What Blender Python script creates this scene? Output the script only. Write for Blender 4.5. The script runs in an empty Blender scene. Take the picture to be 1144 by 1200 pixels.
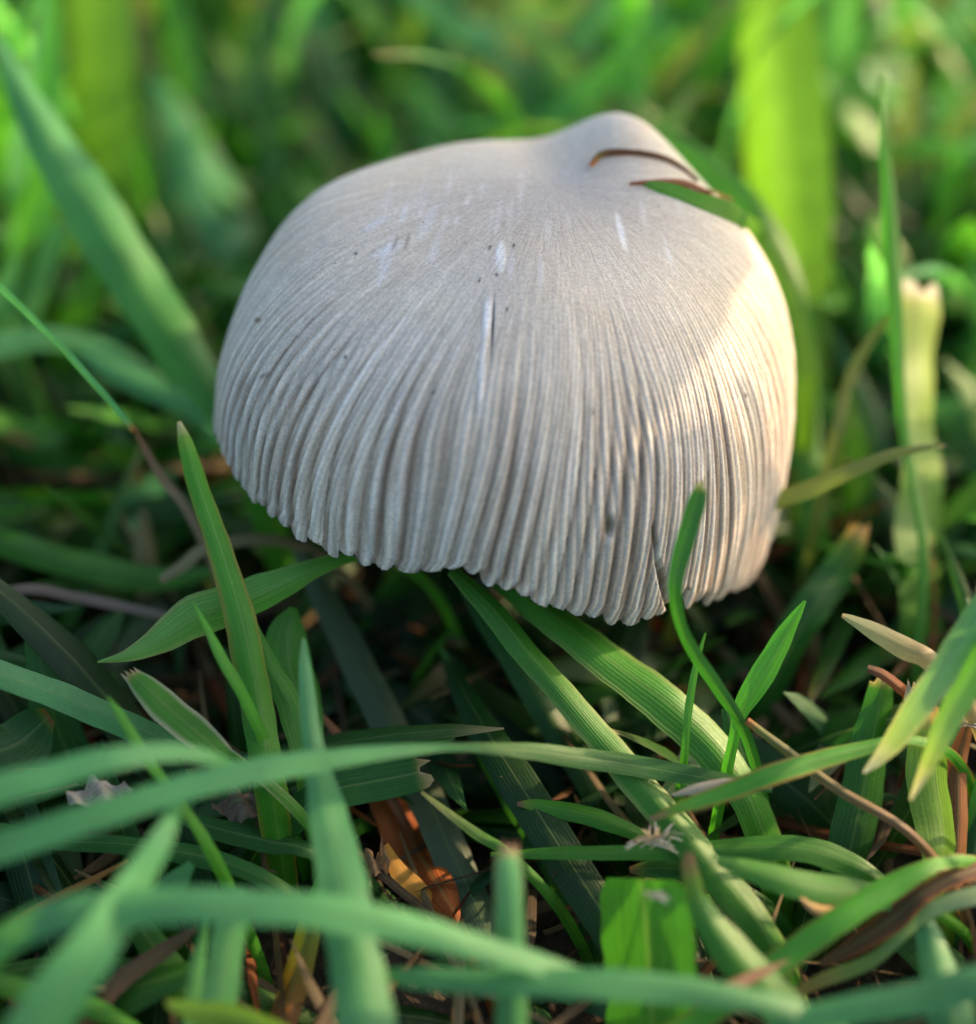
import bpy, math, random
import numpy as np
from mathutils import Vector, Matrix

random.seed(7)
rng = np.random.default_rng(7)
scene = bpy.context.scene
COL = scene.collection
scene.unit_settings.system = 'METRIC'
scene.unit_settings.scale_length = 0.01          # one unit is one centimetre

# ------------------------------------------------------------------ camera
PITCH = math.radians(38.0)
W0, H0 = 1144.0, 1200.0
HFOV = math.radians(40.0)
FPX = W0 / 2 / math.tan(HFOV / 2)
FWD = np.array([0.0, math.cos(PITCH), -math.sin(PITCH)])
UP = np.array([0.0, math.sin(PITCH), math.cos(PITCH)])
RIGHT = np.array([1.0, 0.0, 0.0])
CAPC = np.array([0.0, 0.0, 2.35])                # middle of the cap
CAM = CAPC - 10.1 * (FWD + RIGHT * (588 - 572) / FPX - UP * (440 - 600) / FPX)

cam_d = bpy.data.cameras.new('camera')
cam = bpy.data.objects.new('camera', cam_d)
COL.objects.link(cam)
cam.location = CAM
cam.rotation_euler = (math.pi / 2 - PITCH, 0, 0)
cam_d.sensor_fit = 'HORIZONTAL'
cam_d.sensor_width = 36.0
cam_d.lens = 18.0 / math.tan(HFOV / 2)
cam_d.clip_start = 0.5
cam_d.clip_end = 20000
cam_d.dof.use_dof = True
cam_d.dof.focus_distance = 8.8
cam_d.dof.aperture_fstop = cam_d.lens * 1e-3 / (2 * 0.235)
scene.camera = cam

# ------------------------------------------------------------------ light
SUN_EL, SUN_AZ = math.radians(21.0), math.radians(27.0)   # azimuth: from +X towards +Y
SUN = np.array([math.cos(SUN_EL) * math.cos(SUN_AZ), math.cos(SUN_EL) * math.sin(SUN_AZ), math.sin(SUN_EL)])
world = bpy.data.worlds.new('World')
scene.world = world
world.use_nodes = True
wn = world.node_tree.nodes
wn.clear()
wo = wn.new('ShaderNodeOutputWorld')
wb = wn.new('ShaderNodeBackground')
sk = wn.new('ShaderNodeTexSky')
sk.sky_type = 'NISHITA'
sk.sun_disc = False
sk.sun_elevation = SUN_EL
sk.sun_rotation = math.pi / 2 - SUN_AZ
sk.air_density = 1.0
sk.dust_density = 5.0
sk.ozone_density = 0.5
wb.inputs['Strength'].default_value = 0.15
world.node_tree.links.new(sk.outputs[0], wb.inputs['Color'])
world.node_tree.links.new(wb.outputs[0], wo.inputs['Surface'])

sun_d = bpy.data.lights.new('sun', 'SUN')
sun_d.energy = 2.7
sun_d.angle = math.radians(0.7)
sun_d.color = (1.0, 0.70, 0.40)
sun = bpy.data.objects.new('sun', sun_d)
COL.objects.link(sun)
sun.rotation_euler = Vector(SUN).to_track_quat('Z', 'Y').to_euler()
sun.location = (60, 27, 27)

scene.view_settings.view_transform = 'Standard'
scene.view_settings.look = 'None'
scene.view_settings.gamma = 1.0
scene.view_settings.use_curve_mapping = False
scene.view_settings.exposure = 1.55


# ------------------------------------------------------------------ helpers
def P(px, py, d):
    """A point of the place: the ray through a pixel, followed for a depth of d centimetres."""
    return CAM + d * (FWD + RIGHT * (px - W0 / 2) / FPX - UP * (py - H0 / 2) / FPX)


def project(v):
    r = np.asarray(v) - CAM
    d = r @ FWD
    return W0 / 2 + FPX * (r @ RIGHT) / d, H0 / 2 - FPX * (r @ UP) / d, d


def lin(r, g, b):
    f = lambda c: (c / 255 / 12.92) if c / 255 <= 0.04045 else ((c / 255 + 0.055) / 1.055) ** 2.4
    return np.array([f(r), f(g), f(b)])


def tag(o, label=None, cat=None, group=None, kind=None):
    if label: o['label'] = label
    if cat: o['category'] = cat
    if group: o['group'] = group
    if kind: o['kind'] = kind
    return o


def mesh_object(name, verts, quads, mat, uv=None, col=None, parent=None, tris=None, smooth=True):
    """Links a mesh from numpy arrays; uv and col are one value per vertex."""
    me = bpy.data.meshes.new(name)
    verts = np.asarray(verts, dtype=np.float32)
    quads = np.zeros((0, 4), np.int32) if quads is None else np.asarray(quads, dtype=np.int32)
    tris = np.zeros((0, 3), np.int32) if tris is None else np.asarray(tris, dtype=np.int32)
    loops = np.concatenate([quads.ravel(), tris.ravel()]).astype(np.int32)
    nq, nt = len(quads), len(tris)
    starts = np.concatenate([np.arange(nq) * 4, nq * 4 + np.arange(nt) * 3]).astype(np.int32)
    me.vertices.add(len(verts)); me.vertices.foreach_set('co', verts.ravel())
    me.loops.add(len(loops)); me.loops.foreach_set('vertex_index', loops)
    me.polygons.add(nq + nt); me.polygons.foreach_set('loop_start', starts)
    me.update(calc_edges=True)
    if uv is not None:
        l = me.uv_layers.new(name='UVMap')
        l.data.foreach_set('uv', np.asarray(uv, dtype=np.float32)[loops].ravel())
    if col is not None:
        c = me.color_attributes.new(name='Col', type='FLOAT_COLOR', domain='POINT')
        cc = np.ones((len(verts), 4), np.float32); cc[:, :np.asarray(col).shape[1]] = col
        c.data.foreach_set('color', cc.ravel())
    me.polygons.foreach_set('use_smooth', np.full(nq + nt, smooth))
    if mat: me.materials.append(mat)
    me.validate()
    o = bpy.data.objects.new(name, me)
    COL.objects.link(o)
    if parent is not None: o.parent = parent
    return o


def catmull(pts, ts):
    """Catmull-Rom through pts (n,k), evaluated at ts in 0..1 (uniform in index)."""
    pts = np.asarray(pts, float)
    n = len(pts)
    ext = np.vstack([2 * pts[0] - pts[1], pts, 2 * pts[-1] - pts[-2]])
    x = np.clip(np.asarray(ts) * (n - 1), 0, n - 1 - 1e-9)
    i = np.floor(x).astype(int); f = (x - i)[:, None]
    p0, p1, p2, p3 = ext[i], ext[i + 1], ext[i + 2], ext[i + 3]
    return 0.5 * ((2 * p1) + (p2 - p0) * f + (2 * p0 - 5 * p1 + 4 * p2 - p3) * f ** 2 + (3 * p1 - p0 - 3 * p2 + p3) * f ** 3)


def norm(v):
    return v / np.maximum(np.linalg.norm(v, axis=-1, keepdims=True), 1e-9)


# ------------------------------------------------------------------ node materials
class NT:
    def __init__(self, name):
        self.m = bpy.data.materials.new(name)
        self.m.use_nodes = True
        self.t = self.m.node_tree
        self.t.nodes.clear()
        self.out = self.n('ShaderNodeOutputMaterial')

    def n(self, kind, **kw):
        x = self.t.nodes.new(kind)
        for k, v in kw.items():
            if k in x.inputs: x.inputs[k].default_value = v
            else: setattr(x, k, v)
        return x

    def l(self, a, b):
        self.t.links.new(a, b)

    def math(self, op, a, b=None, c=None, clamp=False):
        x = self.t.nodes.new('ShaderNodeMath'); x.operation = op; x.use_clamp = clamp
        for i, v in enumerate((a, b, c)):
            if v is None: continue
            if isinstance(v, (int, float)): x.inputs[i].default_value = v
            else: self.l(v, x.inputs[i])
        return x.outputs[0]

    def mixc(self, fac, a, b, blend='MIX'):
        x = self.t.nodes.new('ShaderNodeMix'); x.data_type = 'RGBA'; x.blend_type = blend
        for s, v in ((x.inputs[0], fac), (x.inputs[6], a), (x.inputs[7], b)):
            if isinstance(v, (int, float)): s.default_value = v
            elif isinstance(v, tuple): s.default_value = (*v, 1)
            else: self.l(v, s)
        return x.outputs[2]

    def ramp(self, fac, stops):
        x = self.t.nodes.new('ShaderNodeValToRGB')
        e = x.color_ramp.elements
        while len(e) < len(stops): e.new(0.5)
        for q, (p, c) in zip(e, stops):
            q.position = p
            q.color = (c, c, c, 1) if isinstance(c, (int, float)) else (*c, 1)
        self.l(fac, x.inputs[0])
        return x.outputs[0]


def blade_material(name, trans=0.46, rough=0.42, vein=1.0, spec=0.45, yellow=(1.22, 1.32, 0.55)):
    k = NT(name)
    at = k.n('ShaderNodeAttribute', attribute_name='Col')
    uv = k.n('ShaderNodeUVMap', uv_map='UVMap')
    mp = k.n('ShaderNodeMapping'); mp.inputs['Scale'].default_value = (1, 1, 1)
    k.l(uv.outputs[0], mp.inputs[0])
    sep = k.n('ShaderNodeSeparateXYZ'); k.l(mp.outputs[0], sep.inputs[0])
    u, v = sep.outputs[0], sep.outputs[1]
    # parallel veins along the blade
    comb = k.n('ShaderNodeCombineXYZ'); k.l(k.math('MULTIPLY', u, 24.0), comb.inputs[0]); k.l(k.math('MULTIPLY', v, 0.35), comb.inputs[1])
    nz = k.n('ShaderNodeTexNoise', Scale=1.0, Detail=2.0, Roughness=0.6); k.l(comb.outputs[0], nz.inputs['Vector'])
    s1 = k.math('SINE', k.math('MULTIPLY', u, 2 * math.pi * 11))
    veins = k.math('ADD', k.math('MULTIPLY', s1, 0.10), k.math('MULTIPLY', nz.outputs[0], 1.0))
    rib = k.math('SUBTRACT', 1.0, k.math('MULTIPLY', k.math('ABSOLUTE', k.math('SUBTRACT', u, 0.5)), 22.0), clamp=True)
    # mottling and small blemishes in place
    geo = k.n('ShaderNodeTexCoord')
    m1 = k.n('ShaderNodeTexNoise', Scale=3.2, Detail=4.0, Roughness=0.6); k.l(geo.outputs['Object'], m1.inputs['Vector'])
    m2 = k.n('ShaderNodeTexNoise', Scale=38.0, Detail=3.0, Roughness=0.7); k.l(geo.outputs['Object'], m2.inputs['Vector'])
    f = k.math('ADD', 0.52, k.math('MULTIPLY', veins, 0.66 * vein))
    f = k.math('MULTIPLY', f, k.math('ADD', 0.72, k.math('MULTIPLY', m1.outputs[0], 0.56)))
    f = k.math('MULTIPLY', f, k.math('ADD', 0.85, k.math('MULTIPLY', m2.outputs[0], 0.30)))
    base = k.mixc(1.0, at.outputs['Color'], f, 'MULTIPLY')
    base = k.mixc(k.math('MULTIPLY', rib, 0.35), base, (0.24, 0.34, 0.12))
    spots = k.ramp(m2.outputs[0], [(0.66, 0.0), (0.74, 1.0)])
    base = k.mixc(k.math('MULTIPLY', spots, 0.35), base, (0.30, 0.27, 0.10))
    bp = k.n('ShaderNodeBump', Strength=0.5 * vein, Distance=0.008)
    k.l(k.math('ADD', veins, k.math('MULTIPLY', m2.outputs[0], 0.5)), bp.inputs['Height'])
    pr = k.n('ShaderNodeBsdfPrincipled', Roughness=rough)
    pr.inputs['Specular IOR Level'].default_value = spec
    k.l(base, pr.inputs['Base Color']); k.l(bp.outputs[0], pr.inputs['Normal'])
    k.l(k.math('ADD', rough - 0.12, k.math('MULTIPLY', m2.outputs[0], 0.26)), pr.inputs['Roughness'])
    tr = k.n('ShaderNodeBsdfTranslucent')
    k.l(k.mixc(1.0, base, yellow, 'MULTIPLY'), tr.inputs['Color'])
    k.l(bp.outputs[0], tr.inputs['Normal'])
    mx = k.n('ShaderNodeMixShader'); mx.inputs[0].default_value = trans
    k.l(pr.outputs[0], mx.inputs[1]); k.l(tr.outputs[0], mx.inputs[2])
    k.l(mx.outputs[0], k.out.inputs['Surface'])
    return k.m


M_BLADE = blade_material('grass_blade')
M_DRY = blade_material('dry_grass', trans=0.25, rough=0.6, vein=1.2, spec=0.25, yellow=(1.2, 1.0, 0.7))


def cap_material():
    k = NT('mushroom_cap')
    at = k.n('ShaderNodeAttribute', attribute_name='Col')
    uv = k.n('ShaderNodeUVMap', uv_map='UVMap')
    sep = k.n('ShaderNodeSeparateXYZ'); k.l(uv.outputs[0], sep.inputs[0])
    u, v = sep.outputs[0], sep.outputs[1]

    def streak(su, sv, det, rough=0.6):
        c = k.n('ShaderNodeCombineXYZ'); k.l(k.math('MULTIPLY', u, su), c.inputs[0]); k.l(k.math('MULTIPLY', v, sv), c.inputs[1])
        n = k.n('ShaderNodeTexNoise', Scale=1.0, Detail=det, Roughness=rough); k.l(c.outputs[0], n.inputs['Vector'])
        return n.outputs[0]
    fine = streak(520.0, 26.0, 5.0, 0.70)
    mid = streak(170.0, 9.0, 4.0, 0.65)
    tc = k.n('ShaderNodeTexCoord')
    gr = k.n('ShaderNodeTexNoise', Scale=42.0, Detail=4.0, Roughness=0.8); k.l(tc.outputs['Object'], gr.inputs['Vector'])
    bl = k.n('ShaderNodeTexNoise', Scale=1.3, Detail=4.0, Roughness=0.6); k.l(tc.outputs['Object'], bl.inputs['Vector'])
    f = k.math('ADD', 0.62, k.math('MULTIPLY', fine, 0.70))
    f = k.math('MULTIPLY', f, k.math('ADD', 0.70, k.math('MULTIPLY', mid, 0.66)))
    f = k.math('MULTIPLY', f, k.math('ADD', 0.45, k.math('MULTIPLY', gr.outputs[0], 1.12)))
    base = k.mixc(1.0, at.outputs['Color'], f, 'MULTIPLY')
    base = k.mixc(k.ramp(bl.outputs[0], [(0.40, 0.0), (0.68, 0.40)]), base, k.mixc(1.0, base, (1.0, 0.88, 0.72), 'MULTIPLY'))
    vo = k.n('ShaderNodeTexVoronoi', Scale=5.0); k.l(tc.outputs['Object'], vo.inputs['Vector'])
    sp = k.ramp(vo.outputs['Distance'], [(0.030, 1.0), (0.050, 0.0)])
    base = k.mixc(k.math('MULTIPLY', sp, 0.55), base, (0.06, 0.045, 0.03))
    bp = k.n('ShaderNodeBump', Strength=0.6, Distance=0.02)
    h = k.math('ADD', k.math('MULTIPLY', fine, 0.8), k.math('ADD', k.math('MULTIPLY', mid, 0.8), k.math('MULTIPLY', gr.outputs[0], 1.1)))
    k.l(h, bp.inputs['Height'])
    pr = k.n('ShaderNodeBsdfPrincipled', Roughness=0.7)
    pr.inputs['Specular IOR Level'].default_value = 0.25
    pr.inputs['Subsurface Weight'].default_value = 0.35
    pr.inputs['Subsurface Radius'].default_value = (1.0, 0.55, 0.35)
    pr.inputs['Subsurface Scale'].default_value = 0.06
    pr.inputs['Sheen Weight'].default_value = 0.0
    k.l(base, pr.inputs['Base Color']); k.l(bp.outputs[0], pr.inputs['Normal'])
    k.l(pr.outputs[0], k.out.inputs['Surface'])
    return k.m


def rough_material(name, a, b, scale, rough=0.9, bump=0.5, dist=0.08):
    k = NT(name)
    tc = k.n('ShaderNodeTexCoord')
    n1 = k.n('ShaderNodeTexNoise', Scale=scale, Detail=6.0, Roughness=0.65); k.l(tc.outputs['Object'], n1.inputs['Vector'])
    n2 = k.n('ShaderNodeTexNoise', Scale=scale * 7, Detail=4.0, Roughness=0.7); k.l(tc.outputs['Object'], n2.inputs['Vector'])
    c = k.mixc(k.ramp(n1.outputs[0], [(0.35, 0.0), (0.68, 1.0)]), a, b)
    c = k.mixc(1.0, c, k.math('ADD', 0.6, k.math('MULTIPLY', n2.outputs[0], 0.8)), 'MULTIPLY')
    bp = k.n('ShaderNodeBump', Strength=bump, Distance=dist)
    k.l(k.math('ADD', n1.outputs[0], k.math('MULTIPLY', n2.outputs[0], 0.4)), bp.inputs['Height'])
    pr = k.n('ShaderNodeBsdfPrincipled', Roughness=rough)
    k.l(c, pr.inputs['Base Color']); k.l(bp.outputs[0], pr.inputs['Normal'])
    k.l(pr.outputs[0], k.out.inputs['Surface'])
    return k.m


# ------------------------------------------------------------------ ground
def build_ground():
    k = NT('soil')
    tc = k.n('ShaderNodeTexCoord')
    n1 = k.n('ShaderNodeTexNoise', Scale=1.6, Detail=8.0, Roughness=0.7); k.l(tc.outputs['Object'], n1.inputs['Vector'])
    n2 = k.n('ShaderNodeTexVoronoi', Scale=9.0); k.l(tc.outputs['Object'], n2.inputs['Vector'])
    c = k.mixc(k.ramp(n1.outputs[0], [(0.35, 0.0), (0.7, 1.0)]), (0.022, 0.015, 0.010), (0.065, 0.045, 0.028))
    # beyond the modelled turf the lawn reads as green
    sep = k.n('ShaderNodeSeparateXYZ'); k.l(tc.outputs['Object'], sep.inputs[0])
    rad = k.math('SQRT', k.math('ADD', k.math('POWER', sep.outputs[0], 2.0), k.math('POWER', sep.outputs[1], 2.0)))
    far = k.math('DIVIDE', k.math('SUBTRACT', rad, 30.0), 12.0, clamp=True)
    n3 = k.n('ShaderNodeTexNoise', Scale=0.8, Detail=8.0, Roughness=0.7); k.l(tc.outputs['Object'], n3.inputs['Vector'])
    g = k.mixc(n3.outputs[0], (0.03, 0.06, 0.012), (0.10, 0.17, 0.04))
    c = k.mixc(far, c, g)
    bp = k.n('ShaderNodeBump', Strength=0.9, Distance=0.15)
    k.l(k.math('ADD', n1.outputs[0], k.math('MULTIPLY', n2.outputs[0], 0.4)), bp.inputs['Height'])
    pr = k.n('ShaderNodeBsdfPrincipled', Roughness=0.95)
    k.l(c, pr.inputs['Base Color']); k.l(bp.outputs[0], pr.inputs['Normal'])
    k.l(pr.outputs[0], k.out.inputs['Surface'])
    a = np.linspace(-1, 1, 181)
    g1 = np.sign(a) * (np.abs(a) * 26 + np.abs(a) ** 9 * 6000)
    X, Y = np.meshgrid(g1, g1)
    Z = (0.10 * np.sin(X * 1.3 + 1) * np.cos(Y * 1.1) + 0.06 * np.sin(X * 3.1 + Y * 2.3) + 0.05 * rng.standard_normal(X.shape)) * (np.hypot(X, Y) < 40) - 0.12
    n = len(g1)
    idx = np.arange(n * n).reshape(n, n)
    q = np.stack([idx[:-1, :-1], idx[:-1, 1:], idx[1:, 1:], idx[1:, :-1]], -1).reshape(-1, 4)
    o = mesh_object('ground', np.stack([X, Y, Z], -1).reshape(-1, 3), q, k.m)
    tag(o, 'dark crumbly soil under the lawn', 'ground', kind='structure')


build_ground()

# ------------------------------------------------------------------ the mushroom
R = 2.13
MARKS = []


def rim_table():
    """Rim height against azimuth, from the rim's outline on a cylinder of the cap's radius."""
    px = [(262, 515), (272, 540), (300, 580), (350, 622), (400, 648), (450, 664), (500, 671), (542, 668), (560, 676), (600, 690), (640, 706), (680, 718),
          (720, 722), (760, 722), (780, 708), (795, 690), (806, 708), (830, 708), (860, 696), (886, 680), (900, 640), (916, 585)]
    out = []
    for x, y in px:
        dr = P(x, y, 1.0) - CAM
        a = dr[0] ** 2 + dr[1] ** 2; b = 2 * (CAM[0] * dr[0] + CAM[1] * dr[1]); c = CAM[0] ** 2 + CAM[1] ** 2 - R * R
        disc = b * b - 4 * a * c
        if disc < 0: continue
        s = (-b - math.sqrt(disc)) / (2 * a)
        p = CAM + s * dr
        out.append((math.atan2(p[0], -p[1]), p[2]))
    out.sort()
    return np.array(out)


RT = rim_table()


def smooth_noise(x, seed, n=9, base=1.0):
    """Periodic noise of an angle."""
    r = np.random.default_rng(seed)
    y = np.zeros_like(x)
    for i in range(1, n + 1):
        y += np.sin(x * i * base + r.uniform(0, 6.283)) * r.normal() / i ** 0.6
    return y


def build_cap(parent):
    NA, NTT = 1700, 170
    psi = np.linspace(-math.pi, math.pi, NA, endpoint=False)
    t = np.linspace(0, 1, NTT) ** 0.9
    PS, T = np.meshgrid(psi, t, indexing='ij')
    back = 0.5 * (RT[0, 1] + RT[-1, 1]) + 0.1
    tab = np.vstack([[RT[0, 0] - 0.9, back], RT, [RT[-1, 0] + 0.9, back]])
    zr = np.interp(psi, tab[:, 0], tab[:, 1], left=back, right=back)
    zr = np.convolve(np.r_[zr[-4:], zr, zr[:4]], np.ones(9) / 9, 'valid')
    ang = T * math.radians(97)
    side_w = np.clip((np.abs(PS) - 0.75) / 0.9, 0, 1); side_w = side_w * side_w * (3 - 2 * side_w)
    rr = R * np.sin(ang) ** (1.02 - 0.24 * side_w)
    ztop = 3.66
    g = np.cos(np.minimum(ang, math.pi / 2)) ** 0.86
    g = np.where(ang > math.pi / 2, 0, g)
    # evenly lengthen the lower wall: mix the dome with the height along the wall
    wall = (1 - T ** 2.2)
    g = 0.74 * g + 0.26 * (1 - T ** 2.6)
    k_ = np.hanning(261); k_ /= k_.sum()
    zs = np.convolve(np.r_[zr[-130:], zr, zr[:130]], k_, 'valid')
    zr2 = zs[:, None] + (zr - zs)[:, None] * np.clip((T - 0.62) / 0.38, 0, 1) ** 1.4
    Z = zr2 + (ztop - zr2) * g
    # pleats
    N = 110
    ph = PS * N / (2 * math.pi) + 1.1 * smooth_noise(PS, 3, 14)[:, :] * 0.28 + 0.35 * np.sin(T * 7 + PS * 5) + 0.2 * smooth_noise(PS * 1.0, 9, 5) * T
    i = np.floor(ph).astype(int); f = ph - i
    rr_ = np.random.default_rng(11)
    amp = rr_.uniform(0.45, 1.25, 400); st = rr_.uniform(0.24, 0.50, 400); scal = rr_.uniform(0.3, 1.3, 400); tone = rr_.uniform(-1, 1, 400)
    ii = (i + 200) % 400
    prof = np.sin(math.pi * np.clip(f * (1 + 0.25 * np.sin(PS * 17 + 2)) , 0, 1)) ** 0.7
    ramp = np.clip((T - st[ii]) / 0.38, 0, 1)
    # one finer set, irregular
    ph2 = PS * 251 / (2 * math.pi) + 1.3 * smooth_noise(PS, 21, 20) + 0.8 * np.sin(T * 9 + PS * 11)
    prof2 = np.abs(np.sin(math.pi * ph2))
    ramp2 = np.clip((T - 0.30) / 0.3, 0, 1)
    A = 0.020
    disp = A * amp[ii] * (prof - 0.6) * ramp * (1 - 0.6 * np.clip((T - 0.85) / 0.15, 0, 1)) + 0.013 * (prof2 - 0.5) * ramp2
    # irregular swell of the whole cap
    sw = 0.045 * smooth_noise(PS, 5, 5) * T + 0.02 * np.sin(PS * 7 + T * 5)
    rr = rr + (disp + sw * 0.6) * np.clip(T * 3, 0, 1)
    # rim: every pleat ends in its own small rounded lobe
    rimz = np.clip((T - 0.86) / 0.14, 0, 1) ** 2
    Z = Z - rimz * (0.030 * (prof - 0.4) * (0.4 + scal[ii]) + 0.018 * rr_.standard_normal(400)[ii]) + (0.016 * (prof2 - .5) + 0.006 * np.sin(PS * 613) * np.sin(PS * 171)) * rimz
    cx = 0.34 * (1 - T ** 1.5)
    X = cx + rr * np.sin(PS)
    Y = 0.15 * (1 - T) - rr * np.cos(PS)
    # the raised fold behind the crown and the dip beside it
    Z = Z + 0.34 * np.exp(-(((X - 0.95) / 0.52) ** 2 + ((Y - 1.15) / 0.70) ** 2))
    Z = Z + 0.10 * (1 - T ** 3) + 0.22 * np.exp(-(((X + 1.50) / 0.75) ** 2 + ((Y - 0.4) / 1.4) ** 2)) * (1 - T ** 8)
    Z = Z + 0.12 * np.exp(-(((X + 0.3) / 0.8) ** 2 + ((Y - 0.6) / 1.2) ** 2))
    Z = Z - 0.05 * np.exp(-(((X - 0.35) / 0.28) ** 2 + ((Y - 0.75) / 0.6) ** 2))
    V = np.stack([X, Y, Z], -1)
    # colour
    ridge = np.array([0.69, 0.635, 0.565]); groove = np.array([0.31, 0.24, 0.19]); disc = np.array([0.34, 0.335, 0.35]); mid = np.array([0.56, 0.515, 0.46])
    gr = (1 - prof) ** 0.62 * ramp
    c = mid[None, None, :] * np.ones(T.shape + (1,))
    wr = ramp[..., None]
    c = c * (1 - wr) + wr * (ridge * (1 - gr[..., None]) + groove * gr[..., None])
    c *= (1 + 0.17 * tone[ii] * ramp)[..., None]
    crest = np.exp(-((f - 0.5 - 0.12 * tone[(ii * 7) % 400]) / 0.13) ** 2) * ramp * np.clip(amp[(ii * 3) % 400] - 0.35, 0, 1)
    c = c * (1 - 0.6 * crest[..., None]) + 0.6 * crest[..., None] * np.array([0.86, 0.85, 0.85])  # crest highlights put into the colour as narrow pale lines
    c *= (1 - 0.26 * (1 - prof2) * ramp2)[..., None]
    dm = np.exp(-((X - 0.42) / 0.75) ** 2 - ((Y + 0.05) / 0.62) ** 2)[..., None] * 0.85
    c = c * (1 - dm) + dm * disc
    bg = np.clip((-X - 0.3) / 1.2, 0, 1)[..., None] * np.clip(1 - T / 0.8, 0, 1)[..., None]
    c = c * (1 + bg * np.array([0.10, 0.04, -0.06]))
    # marks on the skin: pale tears, dark slits, brown scars
    px, py, dd = project(V.reshape(-1, 3))
    px = px.reshape(T.shape); py = py.reshape(T.shape)
    front = (Y < 1.0)

    def mark(x, y, sx, sy, colr, k=1.0, rot=0.0, dip=0.0):
        nonlocal c, V
        ca, sa = math.cos(math.radians(rot)), math.sin(math.radians(rot))
        dx, dy = px - x, py - y
        e = ((dx * ca + dy * sa) / sx) ** 2 + ((-dx * sa + dy * ca) / sy) ** 2
        w = np.exp(-e ** 2) * k * front
        c = c * (1 - w[..., None]) + np.array(colr) * w[..., None]
        if dip:
            n = np.stack([np.sin(PS), -np.cos(PS), 0.5 + 0 * PS], -1)
            V = V - n * (w * dip)[..., None]
    mark(587, 300, 6, 17, (0.80, 0.84, 0.92), 0.6, 0, -0.01)
    mark(571, 372, 4.5, 26, (0.80, 0.84, 0.93), 0.6, 3, -0.015)
    mark(565, 440, 4.0, 52, (0.76, 0.79, 0.86), 0.7, 4, -0.015)
    mark(577, 385, 1.4, 36, (0.07, 0.07, 0.09), 0.9, 3, 0.02)
    mark(728, 272, 4, 24, (0.72, 0.75, 0.82), 0.7, -14)
    mark(715, 617, 5, 13, (0.16, 0.12, 0.05), 0.9, 4, 0.05)
    mark(768, 632, 3, 16, (0.25, 0.17, 0.10), 0.8, -8, 0.05)
    mark(779, 690, 4, 40, (0.20, 0.14, 0.09), 0.7, -14, 0.08)
    mark(455, 292, 22, 5, (0.66, 0.68, 0.73), 0.55, -25)
    mark(440, 262, 20, 4, (0.62, 0.64, 0.69), 0.5, -30)
    mark(500, 262, 7, 24, (0.63, 0.65, 0.70), 0.5, 28)
    mark(463, 285, 2, 10, (0.22, 0.17, 0.13), 0.7, 20)
    mark(477, 283, 2, 10, (0.22, 0.17, 0.13), 0.7, 15)
    mark(302, 375, 5, 3, (0.16, 0.10, 0.07), 0.8)
    mark(310, 440, 8, 2.5, (0.16, 0.12, 0.09), 0.7, -25)
    mark(285, 452, 6, 18, (0.26, 0.20, 0.16), 0.5, 20)
    mark(484, 177, 5, 2.5, (0.12, 0.06, 0.05), 0.8)
    for x, y in ((562, 328), (582, 322), (594, 363), (602, 288), (405, 419), (508, 460), (695, 483), (697, 559), (808, 690), (874, 463), (574, 290), (417, 297)):
        mark(x, y, 2.2, 2.2, (0.03, 0.025, 0.03), 0.9)
    for q in range(26):
        x, y = random.uniform(430, 800), random.uniform(215, 330)
        mark(x, y, random.uniform(2, 4), random.uniform(9, 26), (0.68, 0.70, 0.76), random.uniform(0.2, 0.5), -(x - 640) * 0.12)
    c = np.clip(c, 0.01, 0.9)
    idx = np.arange(NA * NTT).reshape(NA, NTT)
    nx = np.roll(idx, -1, axis=0)
    q = np.stack([idx[:, :-1], idx[:, 1:], nx[:, 1:], nx[:, :-1]], -1).reshape(-1, 4)
    verts = V.reshape(-1, 3)
    uv = np.stack([(PS / (2 * math.pi) + 0.5), T], -1).reshape(-1, 2)
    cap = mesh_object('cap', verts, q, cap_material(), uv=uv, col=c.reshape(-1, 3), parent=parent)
    # the underside with its gills
    NG = 150
    NB = NG * 4
    rim = V[(np.arange(NB) * NA / NB).astype(int), -1]
    rows = []
    for j, s in enumerate(np.linspace(1, 0.12, 12)):
        zz = rim[:, 2] * s ** 1.5 + (1 - s ** 1.5) * 2.75 + (0.22 * (1 - s) + 0.02) * ((np.arange(NB) % 4) >= 2)
        ctr = np.array([0.1, 0.0])
        rows.append(np.column_stack([ctr + (rim[:, :2] - ctr) * (s * 0.985 if j == 0 else s), zz + (0.01 if j == 0 else 0.03)]))
    rows.insert(0, rim)
    gv = np.vstack(rows); m = len(rows)
    id2 = np.arange(m * NB).reshape(m, NB); n2 = np.roll(id2, -1, axis=1)
    q2 = np.stack([id2[:-1], n2[:-1], n2[1:], id2[1:]], -1).reshape(-1, 4)
    mesh_object('gills', gv, q2, rough_material('mushroom_gills', (0.05, 0.035, 0.03), (0.13, 0.10, 0.085), 5.0), parent=parent, smooth=False)
    # stem
    ns, nr = 20, 28
    sv = []
    for j in range(ns):
        s = j / (ns - 1)
        cxx, cyy = 0.1 + 0.12 * math.sin(s * 2), 0.05 * math.cos(s * 3)
        r = 0.30 - 0.08 * s + 0.08 * math.exp(-s * 9)
        for q_ in range(nr):
            a = 2 * math.pi * q_ / nr
            rr2 = r * (1 + 0.04 * math.sin(a * 9 + s * 2))
            sv.append((cxx + rr2 * math.cos(a), cyy + rr2 * math.sin(a), -0.15 + s * 2.95))
    id3 = np.arange(ns * nr).reshape(ns, nr); n3 = np.roll(id3, -1, axis=1)
    q3 = np.stack([id3[:-1], n3[:-1], n3[1:], id3[1:]], -1).reshape(-1, 4)
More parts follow.
